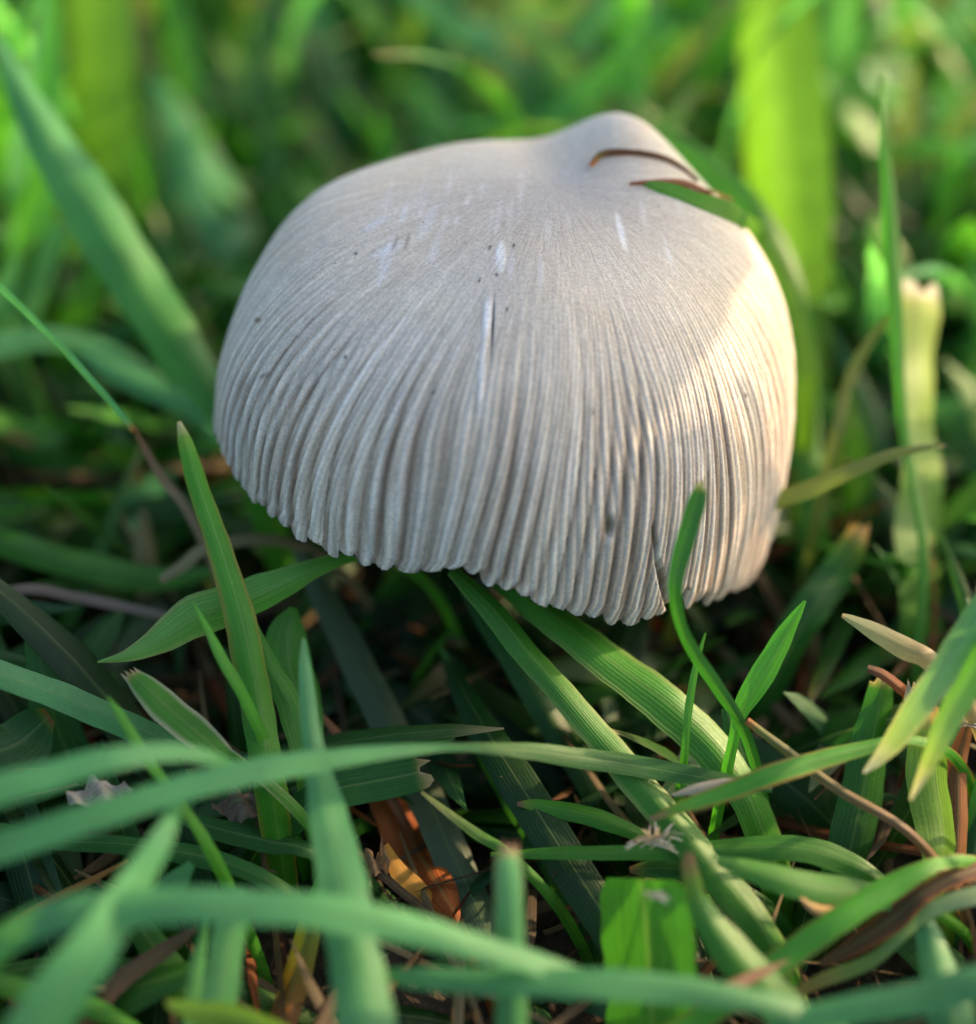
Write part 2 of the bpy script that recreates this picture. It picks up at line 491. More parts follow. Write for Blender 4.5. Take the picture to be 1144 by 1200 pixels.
    mesh_object('stem', sv, q3, rough_material('mushroom_stem', (0.45, 0.42, 0.38), (0.62, 0.6, 0.56), 3.0, 0.7, 0.3, 0.03), parent=parent)


mush = bpy.data.objects.new('mushroom', None)
COL.objects.link(mush)
tag(mush, 'pale grey pleated mushroom with a wide domed cap standing in the grass', 'mushroom')
build_cap(mush)
from mathutils.bvhtree import BVHTree
_cm = bpy.data.objects['cap'].data
CAP_BVH = BVHTree.FromPolygons([v.co[:] for v in _cm.vertices], [p.vertices[:] for p in _cm.polygons])


def cap_depth(px, py, fall):
    """Depth at which the ray through a pixel meets the cap."""
    dr = P(px, py, 1.0) - CAM
    hit = CAP_BVH.ray_cast(Vector(CAM), Vector(dr))
    return float((np.array(hit[0]) - CAM) @ FWD) if hit[0] is not None else fall

# ------------------------------------------------------------------ grass blades
G_TEAL = lin(92, 164, 104)
G_MID = lin(74, 146, 44)
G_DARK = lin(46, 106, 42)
G_YEL = lin(106, 152, 44)
G_PALE = lin(166, 190, 136)
G_OLIVE = lin(112, 128, 66)
TAN = lin(190, 165, 125)
BROWN = lin(120, 82, 52)
RUST = lin(178, 98, 48)
STRAWC = lin(150, 128, 96)
WHITE = lin(215, 205, 185)


def ribbon(C, Wd, side, cols, fold=0.25, nu=7, wav=0.0, edge=None, seed=0, cut=False, vscale=1.0):
    """A blade: centreline C (n,3), full widths Wd, side vectors, colours per ring."""
    n = len(C)
    r = np.random.default_rng(seed)
    T = norm(np.gradient(C, axis=0))
    S = norm(side - (side * T).sum(1, keepdims=True) * T)
    Nn = np.cross(S, T)
    us = np.linspace(-1, 1, nu)
    s = np.linspace(0, 1, n)
    V = np.zeros((n, nu, 3)); U = np.zeros((n, nu, 2)); Cc = np.zeros((n, nu, 3))
    L = np.r_[0, np.cumsum(np.linalg.norm(np.diff(C, axis=0), axis=1))]
    p1, p2 = r.uniform(0, 6.28, 2)
    for j, u in enumerate(us):
        h = Wd / 2
        lift = fold * (abs(u) ** 1.3) * h - fold * 0.4 * h
        wob = wav * h * np.sin(L * 4.5 + p1 + u * 1.2) * u + wav * 0.4 * h * np.sin(L * 9 + p2)
        hw = h * (1 + 0.03 * np.sin(L * 11 + p2 + (u > 0) * 2) + 0.02 * np.sin(L * 27 + p1))
        V[:, j] = C + S * (u * hw)[:, None] + Nn * (lift + wob)[:, None]
        U[:, j, 0] = (u + 1) / 2; U[:, j, 1] = L * vscale + seed * 3.7
        Cc[:, j] = cols
        if edge is not None and abs(u) > 0.8:
            k = (0.5 + 0.5 * np.sin(L * 3.1 + p1))[:, None] ** 0.7
            Cc[:, j] = Cc[:, j] * (1 - k * 0.85) + edge * k * 0.85
    if cut:
        jag = r.uniform(-0.035, 0.06, nu)
        V[0] -= T[0] * jag[:, None]
        V[1] -= T[1] * jag[:, None] * 0.3
    idx = np.arange(n * nu).reshape(n, nu)
    q = np.stack([idx[:-1, :-1], idx[:-1, 1:], idx[1:, 1:], idx[1:, :-1]], -1).reshape(-1, 4)
    return V.reshape(-1, 3), q, U.reshape(-1, 2), Cc.reshape(-1, 3)


HERO = []
HERO_TIPS = []
_seed = [100]


def blade(label, pts, c=G_MID, tip=None, tiplen=0.06, base=None, roll=0.0, fold=0.3, wav=0.12, edge=None, cut=False, mat=None,
          open_tip=False, name='blade_of_grass', cat='grass blade', group='grass blades around the mushroom', root=True, twist=0.0, cmap=None, on_cap=0):
    """pts: (x, y, visible width in photo pixels, depth in cm) from tip to root."""
    _seed[0] += 1
    sd = _seed[0]
    pts = [list(map(float, p)) for p in pts]
    arr = []
    if on_cap:
        pa = catmull(pts, np.linspace(0, 1, len(pts) * 3)); pts = pa.tolist()
    for x, y, w, d in pts:
        if on_cap: d = cap_depth(x, y, d) - on_cap
        if d < 8.2: w *= 0.88; d = 8.2 - (8.2 - d) * 0.58
        p = P(x, y, d)
        k = 0
        while p[2] < 0.15 and k < 40:
            d *= 0.985; p = P(x, y, d); k += 1
        arr.append([*p, w * d / FPX / max(0.35, math.cos(math.radians(roll)))])
    arr = np.array(arr)
    nfirst, nlast = 0, 0
    if open_tip:
        dr = norm(arr[0, :3] - arr[1, :3])
        a = arr[0].copy(); a[:3] += dr * 1.0; a[3] *= 0.75
        b = arr[0].copy(); b[:3] += dr * 2.3 + np.array([0, 0, -0.3]); b[3] = 0.02
        arr = np.vstack([b, a, arr]); nfirst = 2
    if root:
        dr = norm(arr[-1, :3] - arr[-2, :3])
        p = arr[-1, :3].copy(); w = arr[-1, 3]
        ext = []
        step = 0.45
        for q in range(30):
            if p[2] < -0.1: break
            dr = norm(dr * 0.72 + np.array([0, 0.0, -1]) * 0.42)
            p = p + dr * step
            w *= 0.96
            ext.append([*p, max(w, 0.08)])
        if ext: arr = np.vstack([arr, ext]); nlast = len(ext)
    n = max(26, 5 * len(arr))
    ts = np.linspace(0, 1, n)
    A = catmull(arr, ts)
    C = A[:, :3]; Wd = np.maximum(A[:, 3], 0.006)
    Tn = norm(np.gradient(C, axis=0))
    view = norm(C - CAM)
    side = norm(np.cross(Tn, view))
    Nn = np.cross(side, Tn)
    if roll == 0:                                            # blades turn their face a little to the light
        roll = 18.0 * float(np.sign((side @ (SUN + np.array([0, 0, 0.8]))).mean()))
    rl = np.radians(roll + twist * (ts - 0.5))[:, None]
    side = side * np.cos(rl) + Nn * np.sin(rl)
    # fraction along the given points (0 tip .. 1 last given point)
    m = len(arr)
    s = np.clip((ts * (m - 1) - nfirst) / max(1, (m - 1 - nfirst - nlast)), 0, 1.5)
    base_c = c * 0.9 if base is None else base
    cols = c[None] * (1 - s[:, None].clip(0, 1)) + base_c[None] * s[:, None].clip(0, 1)
    if cmap is not None:
        cm = sorted(cmap, key=lambda z: z[0])
        cols = np.stack([np.interp(s, [z[0] for z in cm], [z[1][i] for z in cm]) for i in range(3)], -1)
    if tip is not None:
        k = np.clip(1 - s / tiplen, 0, 1)[:, None] ** 0.6
        k = np.where(s[:, None] < tiplen * 1.0, np.maximum(k, 0.0), 0)
        cols = cols * (1 - k) + tip[None] * k
        k2 = np.exp(-((s - tiplen) / (tiplen * 0.6)) ** 2)[:, None] * 0.25
        cols = cols * (1 - k2) + lin(165, 160, 60)[None] * k2
    V, q, U, Cc = ribbon(C, Wd, side, cols, fold, 7, wav, edge, sd, cut)
    org = C[-1].copy()
    kc = int(np.searchsorted(s, tiplen)) if tip is not None and tiplen >= 0.1 and name == 'blade_of_grass' else 0
    if 2 <= kc < n - 4:                                      # the dried tip is a part of its own
        o = mesh_object(name, V[kc * 7:] - org, q[kc * 6:] - kc * 7, mat or M_BLADE, uv=U[kc * 7:], col=Cc[kc * 7:])
        tp = mesh_object('dry_tip', V[:(kc + 1) * 7] - org, q[:kc * 6], mat or M_BLADE, uv=U[:(kc + 1) * 7], col=Cc[:(kc + 1) * 7], parent=o)
        HERO_TIPS.append((tp, o))
    else:
        o = mesh_object(name, V - org, q, mat or M_BLADE, uv=U, col=Cc)
    o.location = org
    tag(o, label, cat, group, 'thing')
    HERO.append(o)
    return o


D = dict
# --- blades behind the cap
blade('broad bright yellow green blade standing upright behind the right shoulder of the cap',
      [(900, -40, 80, 13.5), (908, 60, 92, 13.3), (916, 160, 98, 13.1), (922, 250, 98, 13.0), (930, 330, 80, 12.9), (940, 410, 60, 12.8)], c=G_YEL * 1.4, open_tip=True, fold=0.35, roll=-24, wav=.02)
blade('bright green upright blade at the left behind the big leaning blade',
      [(116, -40, 62, 15), (120, 80, 68, 15), (125, 200, 70, 15), (130, 300, 66, 14.8), (138, 400, 60, 14.5)], c=G_YEL * 1.5, open_tip=True, fold=0.1, roll=-20, wav=.03)
blade('long broad blade leaning from the upper left down to the left side of the cap',
      [(-4, 40, 6, 11.6), (25, 105, 34, 11.4), (75, 190, 58, 11.2), (125, 270, 66, 11.0), (175, 350, 64, 10.9), (220, 420, 56, 10.8), (262, 480, 40, 10.7)],
      c=G_TEAL, base=G_MID * 1.1, roll=15, fold=0.35)
blade('soft teal blade arching behind the leaning blade at upper left',
      [(175, 80, 26, 16), (205, 140, 50, 15.6), (240, 215, 74, 15.2), (270, 290, 80, 15), (290, 360, 60, 14.8)], c=G_TEAL * 1.15, edge=lin(165, 130, 90), fold=0.3)
blade('thin straight stalk slanting down at the left edge with a brown broken tip',
      [(157, 505, 7, 9.3), (110, 450, 8, 9.3), (50, 385, 8, 9.3), (-20, 322, 9, 9.3)], c=G_TEAL * 1.3, tip=RUST, tiplen=0.05, roll=40, name='grass_stalk', cat='grass stalk')
blade('teal blade arching over from the left edge below the leaning blade',
      [(262, 515, 14, 11.8), (205, 468, 20, 12), (150, 425, 24, 12), (95, 402, 26, 12), (35, 398, 28, 11.8), (-30, 415, 30, 11.6)], c=G_TEAL * 1.15)
blade('second arching blade just under the first beside the cap left side',
      [(90, 408, 10, 11.6), (130, 432, 24, 11.4), (180, 456, 28, 11.3), (235, 480, 26, 11.2), (290, 505, 20, 11.2)], c=G_TEAL * 1.2)
blade('wide soft green blade lying across the left edge at cap rim height',
      [(-30, 505, 42, 12.4), (40, 522, 50, 12.4), (110, 548, 52, 12.3), (180, 580, 46, 12.2), (250, 625, 34, 12)], c=G_MID, open_tip=True)
blade('blurred pale stem rising at the far left between two soft blades',
      [(75, 262, 18, 13), (50, 320, 24, 13), (22, 400, 26, 13), (0, 480, 26, 13)], c=G_TEAL, roll=20)
blade('green blade reaching in from the left edge toward the brown stalk',
      [(255, 668, 10, 10.6), (180, 678, 30, 10.6), (110, 665, 36, 10.5), (40, 646, 36, 10.4), (-30, 628, 34, 10.4)], c=G_MID * 1.1)
blade('brown dead stalk lying low at the left under the green blade',
      [(205, 724, 9, 9.9), (150, 712, 12, 9.9), (90, 700, 13, 9.9), (30, 690, 12, 9.8)], c=lin(140, 125, 115), mat=M_DRY, name='dead_stalk', cat='dead stalk', group='dry stalks in the grass')
blade('mottled tan stub of dead stalk next to the tall pale tipped blade',
      [(188, 680, 10, 9.8), (215, 662, 15, 9.8), (243, 642, 15, 9.8)], c=lin(150, 140, 105), mat=M_DRY, name='dead_stalk', cat='dead stalk', group='dry stalks in the grass')
blade('brown wisp hanging below the broken stalk tip at the left',
      [(157, 500, 5, 9.35), (170, 525, 9, 9.5), (190, 560, 11, 9.7), (215, 590, 11, 9.9)], c=BROWN, base=lin(180, 160, 140), mat=M_DRY, name='dead_stalk', cat='dead stalk', group='dry stalks in the grass')
blade('small fuzzy tan shoot upright in the dark gap at the left of the cap',
      [(168, 596, 6, 10.8), (170, 630, 22, 10.8), (172, 665, 28, 10.8)], c=lin(140, 135, 95), mat=M_DRY)

# --- left cluster in focus
blade('upright sharp green blade with a pale dried tip left of the cap',
      [(210, 494, 5, 8.5), (218, 520, 17, 8.5), (232, 565, 24, 8.55), (250, 620, 28, 8.6), (266, 668, 31, 8.6), (282, 725, 36, 8.6), (296, 790, 38, 8.6), (308, 860, 38, 8.6), (314, 900, 38, 8.6)],
      c=G_MID * 1.2, base=G_MID, tip=lin(210, 200, 165), tiplen=0.09, fold=0.45, roll=12, edge=lin(160, 140, 60))
blade('light green leaf lying crosswise with its sharp tip pointing left under the cap rim',
      [(114, 776, 2, 8.75), (150, 768, 15, 8.75), (190, 748, 36, 8.8), (230, 722, 50, 8.85), (280, 706, 48, 8.9), (330, 684, 36, 9.0), (375, 664, 22, 9.1), (425, 652, 12, 9.3)],
      c=lin(132, 190, 104), base=G_MID * 1.2, fold=0.35, roll=-8, edge=lin(170, 165, 110))
blade('short bright green side shoot beside the base of the pale tipped blade',
      [(226, 706, 2, 8.4), (244, 738, 9, 8.4), (262, 775, 14, 8.4), (284, 812, 14, 8.45)], c=G_MID * 1.5)
blade('slim green blade bending right from behind the pale tipped blade',
      [(272, 676, 4, 8.75), (292, 722, 12, 8.75), (318, 775, 14, 8.75), (345, 820, 16, 8.75), (356, 862, 14, 8.7)], c=G_MID * 1.1)
blade('cut blade with a cream dried edge lying in the lower left',
      [(152, 788, 16, 8.55), (172, 806, 32, 8.5), (200, 832, 40, 8.5), (232, 860, 38, 8.5), (262, 884, 24, 8.5), (285, 895, 12, 8.5)],
      c=G_MID, edge=WHITE, tip=TAN, tiplen=0.05, cut=True, fold=0.2)
blade('small bright upright shoot in front of the striped teal blade',
      [(126, 816, 2, 8.0), (142, 838, 11, 8.0), (160, 868, 15, 8.0), (180, 900, 15, 8.0), (205, 930, 12, 8.0)], c=G_MID * 1.4)
blade('teal blade with fine stripes running from the left edge under the cut blade',
      [(255, 890, 18, 8.9), (190, 866, 30, 8.8), (120, 836, 34, 8.7), (50, 808, 34, 8.6), (-30, 782, 34, 8.5)], c=G_TEAL)
blade('narrow dark green blade above the striped teal blade at the left edge',
      [(120, 796, 4, 9.4), (70, 785, 14, 9.4), (10, 772, 16, 9.3), (-30, 764, 16, 9.3)], c=G_DARK)
blade('broad dark lobed leaf low at the left edge',
      [(58, 838, 22, 8.9), (40, 855, 60, 8.9), (15, 875, 80, 8.8), (-30, 895, 70, 8.7)], c=G_DARK * 0.95, tip=RUST * .7, tiplen=0.1, fold=0.1, name='broad_leaf', cat='leaf', wav=.3)
blade('broad mottled green leaf standing behind the tall front blade',
      [(344, 712, 10, 9.3), (338, 740, 46, 9.25), (340, 780, 62, 9.2), (352, 830, 54, 9.1), (362, 880, 44, 9.0)], c=G_MID * 1.05, fold=0.15)
blade('dusty dark blade slanting from under the cap down through the centre left',
      [(352, 640, 22, 10.2), (385, 710, 34, 10.0), (418, 775, 40, 9.8), (455, 845, 43, 9.6), (490, 915, 45, 9.4), (522, 985, 46, 9.2), (550, 1045, 44, 9.0), (575, 1100, 38, 8.8)], c=lin(96, 122, 92), fold=0.25)
blade('dark green mown blade end with a frayed cut next to the orange leaf',
      [(497, 904, 36, 8.7), (470, 910, 44, 8.7), (430, 918, 46, 8.7), (385, 930, 44, 8.7)], c=G_DARK, tip=TAN, tiplen=0.08, cut=True, fold=0.2)
blade('orange brown dead leaf curling down in the lower centre left',
      [(444, 890, 22, 9.6), (458, 935, 56, 9.5), (482, 985, 62, 9.4), (510, 1035, 54, 9.3), (538, 1078, 26, 9.1)], c=RUST * 1.2, base=RUST * .8, mat=M_DRY, fold=0.3, name='dead_leaf', cat='dead leaf', group='dead leaves in the grass', wav=.3)
blade('thin brown straw above the orange leaf running to the frayed blade',
      [(372, 832, 5, 9.3), (400, 865, 11, 9.3), (435, 905, 13, 9.3), (455, 930, 12, 9.3)], c=lin(150, 100, 75), mat=M_DRY, name='straw_piece', cat='straw', group='straw pieces in the grass')
blade('amber dead blade under the orange leaf with a dark edge',
      [(452, 990, 8, 8.9), (468, 1022, 22, 8.9), (492, 1045, 22, 8.9)], c=lin(190, 140, 60), mat=M_DRY, name='dead_leaf', cat='dead leaf', group='dead leaves in the grass')

# --- centre, in focus
blade('long sharp blade running from under the cap down to the lower right',
      [(530, 668, 14, 9.1), (568, 705, 26, 9.0), (615, 760, 30, 8.9), (660, 812, 32, 8.8), (705, 865, 35, 8.7), (750, 918, 38, 8.6), (795, 968, 40, 8.5), (845, 1030, 42, 8.4), (890, 1085, 38, 8.3)],
      c=G_MID, fold=0.4, roll=24, edge=lin(160, 180, 100))
blade('broader blade beside it with a sunlit pale patch below the cap front',
      [(575, 672, 20, 9.3), (625, 705, 34, 9.2), (680, 748, 42, 9.1), (735, 790, 46, 9.0), (790, 832, 48, 8.9), (835, 872, 48, 8.85), (872, 925, 42, 8.8)],
      c=G_MID * 1.15, fold=0.3, roll=30, edge=lin(150, 175, 90))
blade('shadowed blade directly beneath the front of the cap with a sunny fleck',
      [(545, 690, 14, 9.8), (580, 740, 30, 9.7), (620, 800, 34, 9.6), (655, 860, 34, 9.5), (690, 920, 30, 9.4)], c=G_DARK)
blade('long arching blade sweeping in from the lower left to the centre',
      [(905, 925, 8, 8.6), (830, 912, 22, 8.6), (760, 900, 26, 8.6), (690, 889, 26, 8.5), (620, 880, 20, 8.3), (545, 876, 12, 8.0), (480, 878, 17, 7.7), (410, 886, 26, 7.4), (330, 898, 35, 7.1), (240, 917, 38, 6.8), (150, 943, 40, 6.5), (60, 973, 42, 6.3), (-40, 1010, 44, 6.2)],
      c=G_DARK * 1.2, cmap=[(0, G_DARK), (0.38, G_DARK * 1.2), (0.5, G_TEAL), (1, G_TEAL * 1.15)], fold=0.2)  # tip half darker: its shade is put into the blade colour
blade('blurred teal blade just above the sweeping blade at the left edge',
      [(290, 905, 8, 7.4), (240, 886, 20, 7.0), (190, 882, 26, 6.7), (130, 890, 34, 6.4), (60, 908, 42, 6.2), (-40, 938, 48, 6.0)], c=G_TEAL * 1.2, fold=0.15)
blade('tall broad blade rising in front at lower left with a narrow tip',
      [(356, 748, 4, 8.3), (358, 790, 16, 8.2), (364, 850, 24, 8.0), (372, 900, 34, 7.8), (384, 950, 50, 7.5), (396, 1010, 62, 7.2), (408, 1075, 68, 6.9), (420, 1140, 72, 6.6), (436, 1230, 80, 6.3)],
      c=G_TEAL * 1.05, fold=0.2, roll=5)
blade('blurred blade crossing the bottom from lower left to the centre',
      [(740, 1160, 10, 6.9), (660, 1138, 26, 6.7), (580, 1115, 36, 6.5), (500, 1092, 42, 6.35), (420, 1074, 46, 6.2), (330, 1064, 46, 6.1), (240, 1060, 50, 6.0), (150, 1062, 50, 6.0), (60, 1075, 48, 6.0)], c=G_TEAL * 1.1, fold=0.2)
blade('blurred blade rising from the bottom left corner and crossing the band',
      [(212, 935, 12, 6.9), (195, 975, 30, 6.5), (160, 1035, 48, 6.2), (120, 1095, 64, 5.9), (75, 1160, 78, 5.7), (35, 1230, 90, 5.6)], c=G_TEAL * 1.1, fold=0.2)
blade('blurred horizontal blade along the bottom centre',
      [(440, 1142, 14, 6.9), (500, 1146, 30, 6.7), (580, 1150, 36, 6.6), (670, 1152, 40, 6.5), (760, 1156, 40, 6.5), (850, 1166, 34, 6.5), (940, 1185, 26, 6.6)], c=G_TEAL, fold=0.2)
blade('upright blurred cut stem with a pinkish end at the bottom centre',
      [(595, 996, 30, 7.0), (596, 1020, 38, 6.95), (598, 1070, 40, 6.9), (600, 1130, 42, 6.85), (603, 1230, 46, 6.8)], c=G_TEAL, tip=lin(190, 140, 120), tiplen=0.08, cut=True, fold=0.35, edge=lin(150, 130, 90))
blade('wide blunt green leaf with sunny bars at the bottom right of centre',
      [(752, 1030, 96, 7.9), (754, 1048, 118, 7.9), (758, 1090, 122, 7.85), (762, 1150, 124, 7.8), (768, 1230, 126, 7.7)], c=G_MID * 1.1, fold=0.05, name='broad_leaf', cat='leaf', wav=0.02, roll=-22)
blade('green blade with a blurred brown stub tip beside the wide blunt leaf',
      [(806, 1002, 18, 7.5), (812, 1030, 24, 7.5), (822, 1062, 34, 7.5), (850, 1105, 52, 7.4), (890, 1150, 60, 7.3), (930, 1200, 60, 7.2)], c=G_MID, tip=lin(150, 105, 85), tiplen=0.22, cut=True)
blade('straight narrow horizontal blade with pale sunlit middle at lower right',
      [(575, 1001, 5, 8.6), (640, 1000, 14, 8.55), (720, 999, 17, 8.5), (800, 998, 20, 8.5), (870, 994, 27, 8.5), (935, 994, 30, 8.5), (985, 1008, 30, 8.5), (1030, 1032, 20, 8.5)], c=G_MID, fold=0.3, roll=18)
blade('thin pale shoot joining the left end of the horizontal blade',
      [(494, 928, 4, 8.5), (525, 952, 9, 8.5), (560, 978, 13, 8.5), (600, 1003, 12, 8.5)], c=G_OLIVE, base=G_MID)
blade('short curved blade with a brown pinched tip under the centre',
      [(606, 942, 5, 8.8), (628, 943, 15, 8.8), (665, 950, 22, 8.8), (710, 962, 23, 8.8), (760, 985, 16, 8.8)], c=G_MID * 1.2, tip=lin(150, 105, 90), tiplen=0.14)
blade('stubby rounded blade end hidden under the horizontal blade',
      [(738, 1019, 8, 8.6), (760, 1018, 20, 8.6), (790, 1019, 22, 8.6), (830, 1024, 18, 8.6)], c=G_DARK * 1.2, tip=BROWN, tiplen=0.2)
blade('curved green blade under the horizontal one with a sunny end at lower right',
      [(840, 1008, 12, 7.9), (880, 1020, 30, 7.9), (930, 1034, 40, 7.9), (985, 1044, 40, 8.0), (1040, 1054, 30, 8.1), (1080, 1060, 12, 8.2)], c=G_MID, fold=0.2)
blade('curling cream scrap of dead blade hanging below the sunny end',
      [(938, 1052, 4, 7.85), (955, 1064, 14, 7.85), (975, 1067, 14, 7.85), (990, 1060, 7, 7.85)], c=lin(205, 165, 110), mat=M_DRY, name='straw_piece', cat='straw', group='straw pieces in the grass', root=False)
blade('narrow dark blade rising in front of the sunlit cap edge with a bleached tip',
      [(822, 570, 14, 8.1), (817, 585, 24, 8.1), (806, 620, 25, 8.1), (796, 655, 24, 8.15), (790, 690, 17, 8.2), (797, 730, 13, 8.3), (815, 768, 16, 8.4), (842, 808, 16, 8.5), (868, 850, 14, 8.6)], c=G_DARK * 1.2, tip=lin(165, 160, 130), tiplen=0.045, fold=0.5, roll=-20, cut=True)
blade('small bright needle of grass below the cap split',
      [(827, 742, 2, 8.7), (816, 780, 8, 8.7), (808, 825, 10, 8.7), (804, 870, 9, 8.7)], c=G_MID * 1.4)
blade('bright green pointed leaf leaning right below the right side of the cap',
      [(944, 704, 3, 8.7), (930, 728, 16, 8.7), (912, 760, 27, 8.7), (888, 800, 30, 8.7), (868, 835, 20, 8.7), (862, 860, 14, 8.7)], c=G_MID * 1.6, fold=0.35)
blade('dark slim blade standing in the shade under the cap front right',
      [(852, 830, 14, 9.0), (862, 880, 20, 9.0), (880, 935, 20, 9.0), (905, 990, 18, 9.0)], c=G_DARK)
blade('round stem turning from green to tan running to the lower right',
      [(876, 844, 9, 8.55), (920, 878, 12, 8.5), (985, 926, 13, 8.45), (1062, 972, 12, 8.4)], c=G_OLIVE, base=lin(150, 115, 85), tip=RUST, tiplen=0.1, fold=0.6, wav=0.02, name='grass_stalk', cat='grass stalk')
blade('long slim blade with a rusty edge and brown tip pointing left at lower right',
      [(762, 960, 5, 8.1), (800, 945, 18, 8.1), (850, 928, 26, 8.15), (905, 908, 26, 8.2), (960, 890, 24, 8.3), (1010, 877, 18, 8.4), (1060, 866, 12, 8.5)], c=G_MID * 1.3, tip=lin(150, 110, 100), tiplen=0.12, edge=lin(190, 120, 60), fold=0.25)
blade('papery grey wisp lying behind the rusty edged blade tip',
      [(788, 932, 3, 8.4), (815, 925, 12, 8.4), (845, 918, 12, 8.4), (860, 914, 4, 8.4)], c=lin(170, 165, 150), mat=M_DRY, name='straw_piece', cat='straw', group='straw pieces in the grass', root=False)

# --- right cluster
blade('short cut blade with dry pinched tip pointing left at the right side',
      [(987, 721, 5, 8.7), (1000, 727, 12, 8.7), (1030, 742, 23, 8.7), (1062, 760, 28, 8.7), (1092, 776, 24, 8.7)], c=G_PALE * 0.9, tip=lin(205, 175, 130), tiplen=0.14, base=TAN)
blade('pale striped blade with a split white tip coming from the right edge',
      [(1012, 906, 3, 8.1), (1032, 885, 20, 8.1), (1060, 850, 34, 8.0), (1095, 800, 38, 7.9), (1130, 745, 40, 7.9), (1170, 690, 40, 7.9)], c=G_PALE, base=G_TEAL * 1.2, tip=lin(238, 228, 215), tiplen=0.3, fold=0.8, roll=12, edge=lin(205, 205, 160), wav=.2)
blade('second pale blade below it with a cream pointed tip at the right edge',
      [(1067, 938, 3, 7.9), (1082, 905, 18, 7.9), (1100, 865, 30, 7.8), (1125, 815, 36, 7.8), (1165, 740, 38, 7.8)], c=G_PALE * .9, base=G_MID * 1.2, tip=lin(238, 225, 195), tiplen=0.3, fold=0.8, wav=.2)
blade('small forked pale tip poking in at the right edge',
      [(1134, 700, 4, 8.3), (1142, 720, 10, 8.3), (1160, 760, 14, 8.3)], c=G_PALE, tip=WHITE, tiplen=0.4)
blade('dark green mown blade with a jagged cream cut behind the pale blades',
      [(1034, 800, 28, 9.1), (1030, 825, 34, 9.1), (1020, 880, 46, 9.05), (1008, 940, 52, 9.0), (995, 1000, 52, 8.9)], c=G_MID, base=G_DARK, tip=lin(230, 200, 160), tiplen=0.05, cut=True)
blade('wide yellow green upright blade behind the second pale tip',
      [(1084, 830, 30, 8.8), (1088, 860, 40, 8.8), (1094, 910, 45, 8.75), (1100, 965, 46, 8.7), (1104, 1015, 36, 8.6)], c=G_YEL * 1.2, tip=lin(215, 150, 90), tiplen=0.2, roll=45)
blade('dry brown folded blade standing upright at the right edge',
      [(1136, 845, 12, 9.0), (1124, 890, 22, 9.0), (1122, 950, 28, 8.9), (1120, 1010, 28, 8.8), (1116, 1050, 22, 8.7)], c=lin(140, 95, 60), mat=M_DRY, fold=0.6, name='dead_grass', cat='dead grass blade', group='dead leaves in the grass')
blade('charred brown bent straw behind the mown blade cut at the right',
      [(1017, 783, 9, 8.9), (1035, 790, 13, 8.9), (1055, 806, 14, 8.9), (1065, 818, 13, 8.9)], c=lin(90, 70, 60), base=RUST, mat=M_DRY, name='straw_piece', cat='straw', group='straw pieces in the grass')
blade('olive khaki blade curving right from the lit edge of the cap',
      [(1108, 522, 3, 9.7), (1080, 525, 9, 9.7), (1040, 534, 14, 9.7), (990, 555, 19, 9.7), (945, 574, 22, 9.8), (900, 592, 20, 9.9)], c=G_OLIVE * 1.1, tip=TAN, tiplen=0.05)
blade('tall slender pointed blade at the right beyond the cap',
      [(1032, 88, 3, 10.4), (1034, 140, 10, 10.4), (1040, 210, 15, 10.4), (1046, 290, 19, 10.4), (1050, 360, 18, 10.4), (1054, 440, 14, 10.4), (1062, 520, 12, 10.4), (1082, 640, 12, 10.2), (1078, 760, 12, 10.0)], c=G_MID * 1.2)
blade('pale sunlit mown blade with a white frayed cut at the right',
      [(1077, 338, 40, 10.9), (1077, 370, 44, 10.9), (1077, 430, 44, 10.9), (1078, 500, 42, 10.8), (1082, 580, 46, 10.7), (1086, 660, 54, 10.6), (1082, 740, 50, 10.5)], c=lin(190, 205, 118), base=G_MID, tip=lin(238, 222, 210), tiplen=0.09, cut=True, fold=0.15, roll=56)
blade('olive bent blade leaning on the tall slender one',
      [(1046, 366, 5, 10.5), (1028, 388, 10, 10.5), (1008, 420, 13, 10.5), (992, 460, 15, 10.5), (980, 510, 14, 10.5)], c=G_OLIVE)
blade('dark blade with a curled brown frayed end at mid right',
      [(1008, 618, 22, 10.2), (1000, 640, 34, 10.2), (980, 675, 42, 10.2), (950, 715, 44, 10.1)], c=G_DARK * 1.1, tip=lin(190, 150, 100), tiplen=0.3, cut=True, fold=0.4)
blade('short sunlit blade pointing up between the cap and the mown blade',
      [(998, 466, 5, 12), (994, 500, 18, 12), (986, 560, 26, 12), (975, 630, 30, 12)], c=G_YEL)
blade('soft teal blade arching in from the right edge at cap height',
      [(1080, 500, 8, 12.6), (1110, 490, 40, 12.5), (1150, 510, 56, 12.3), (1200, 560, 60, 12)], c=G_TEAL * 1.1)
blade('green blade curving closely around the right shoulder of the cap',
      [(760, 150, 8, 11.9), (810, 178, 22, 11.8), (862, 222, 30, 11.7), (905, 282, 32, 11.6), (932, 350, 30, 11.5), (944, 430, 30, 11.5), (948, 520, 32, 11.4), (955, 620, 34, 11.2)], c=G_MID, base=G_MID, roll=20)
blade('pale green blade resting over the back of the cap beside its fold',
      [(752, 214, 5, 10.65), (782, 222, 17, 10.65), (818, 238, 26, 10.7), (852, 254, 34, 10.8), (885, 276, 32, 10.9), (915, 312, 24, 11.0), (938, 372, 22, 11.1), (946, 450, 24, 11.2)], c=G_MID, base=G_YEL, fold=0.1, on_cap=0.05)
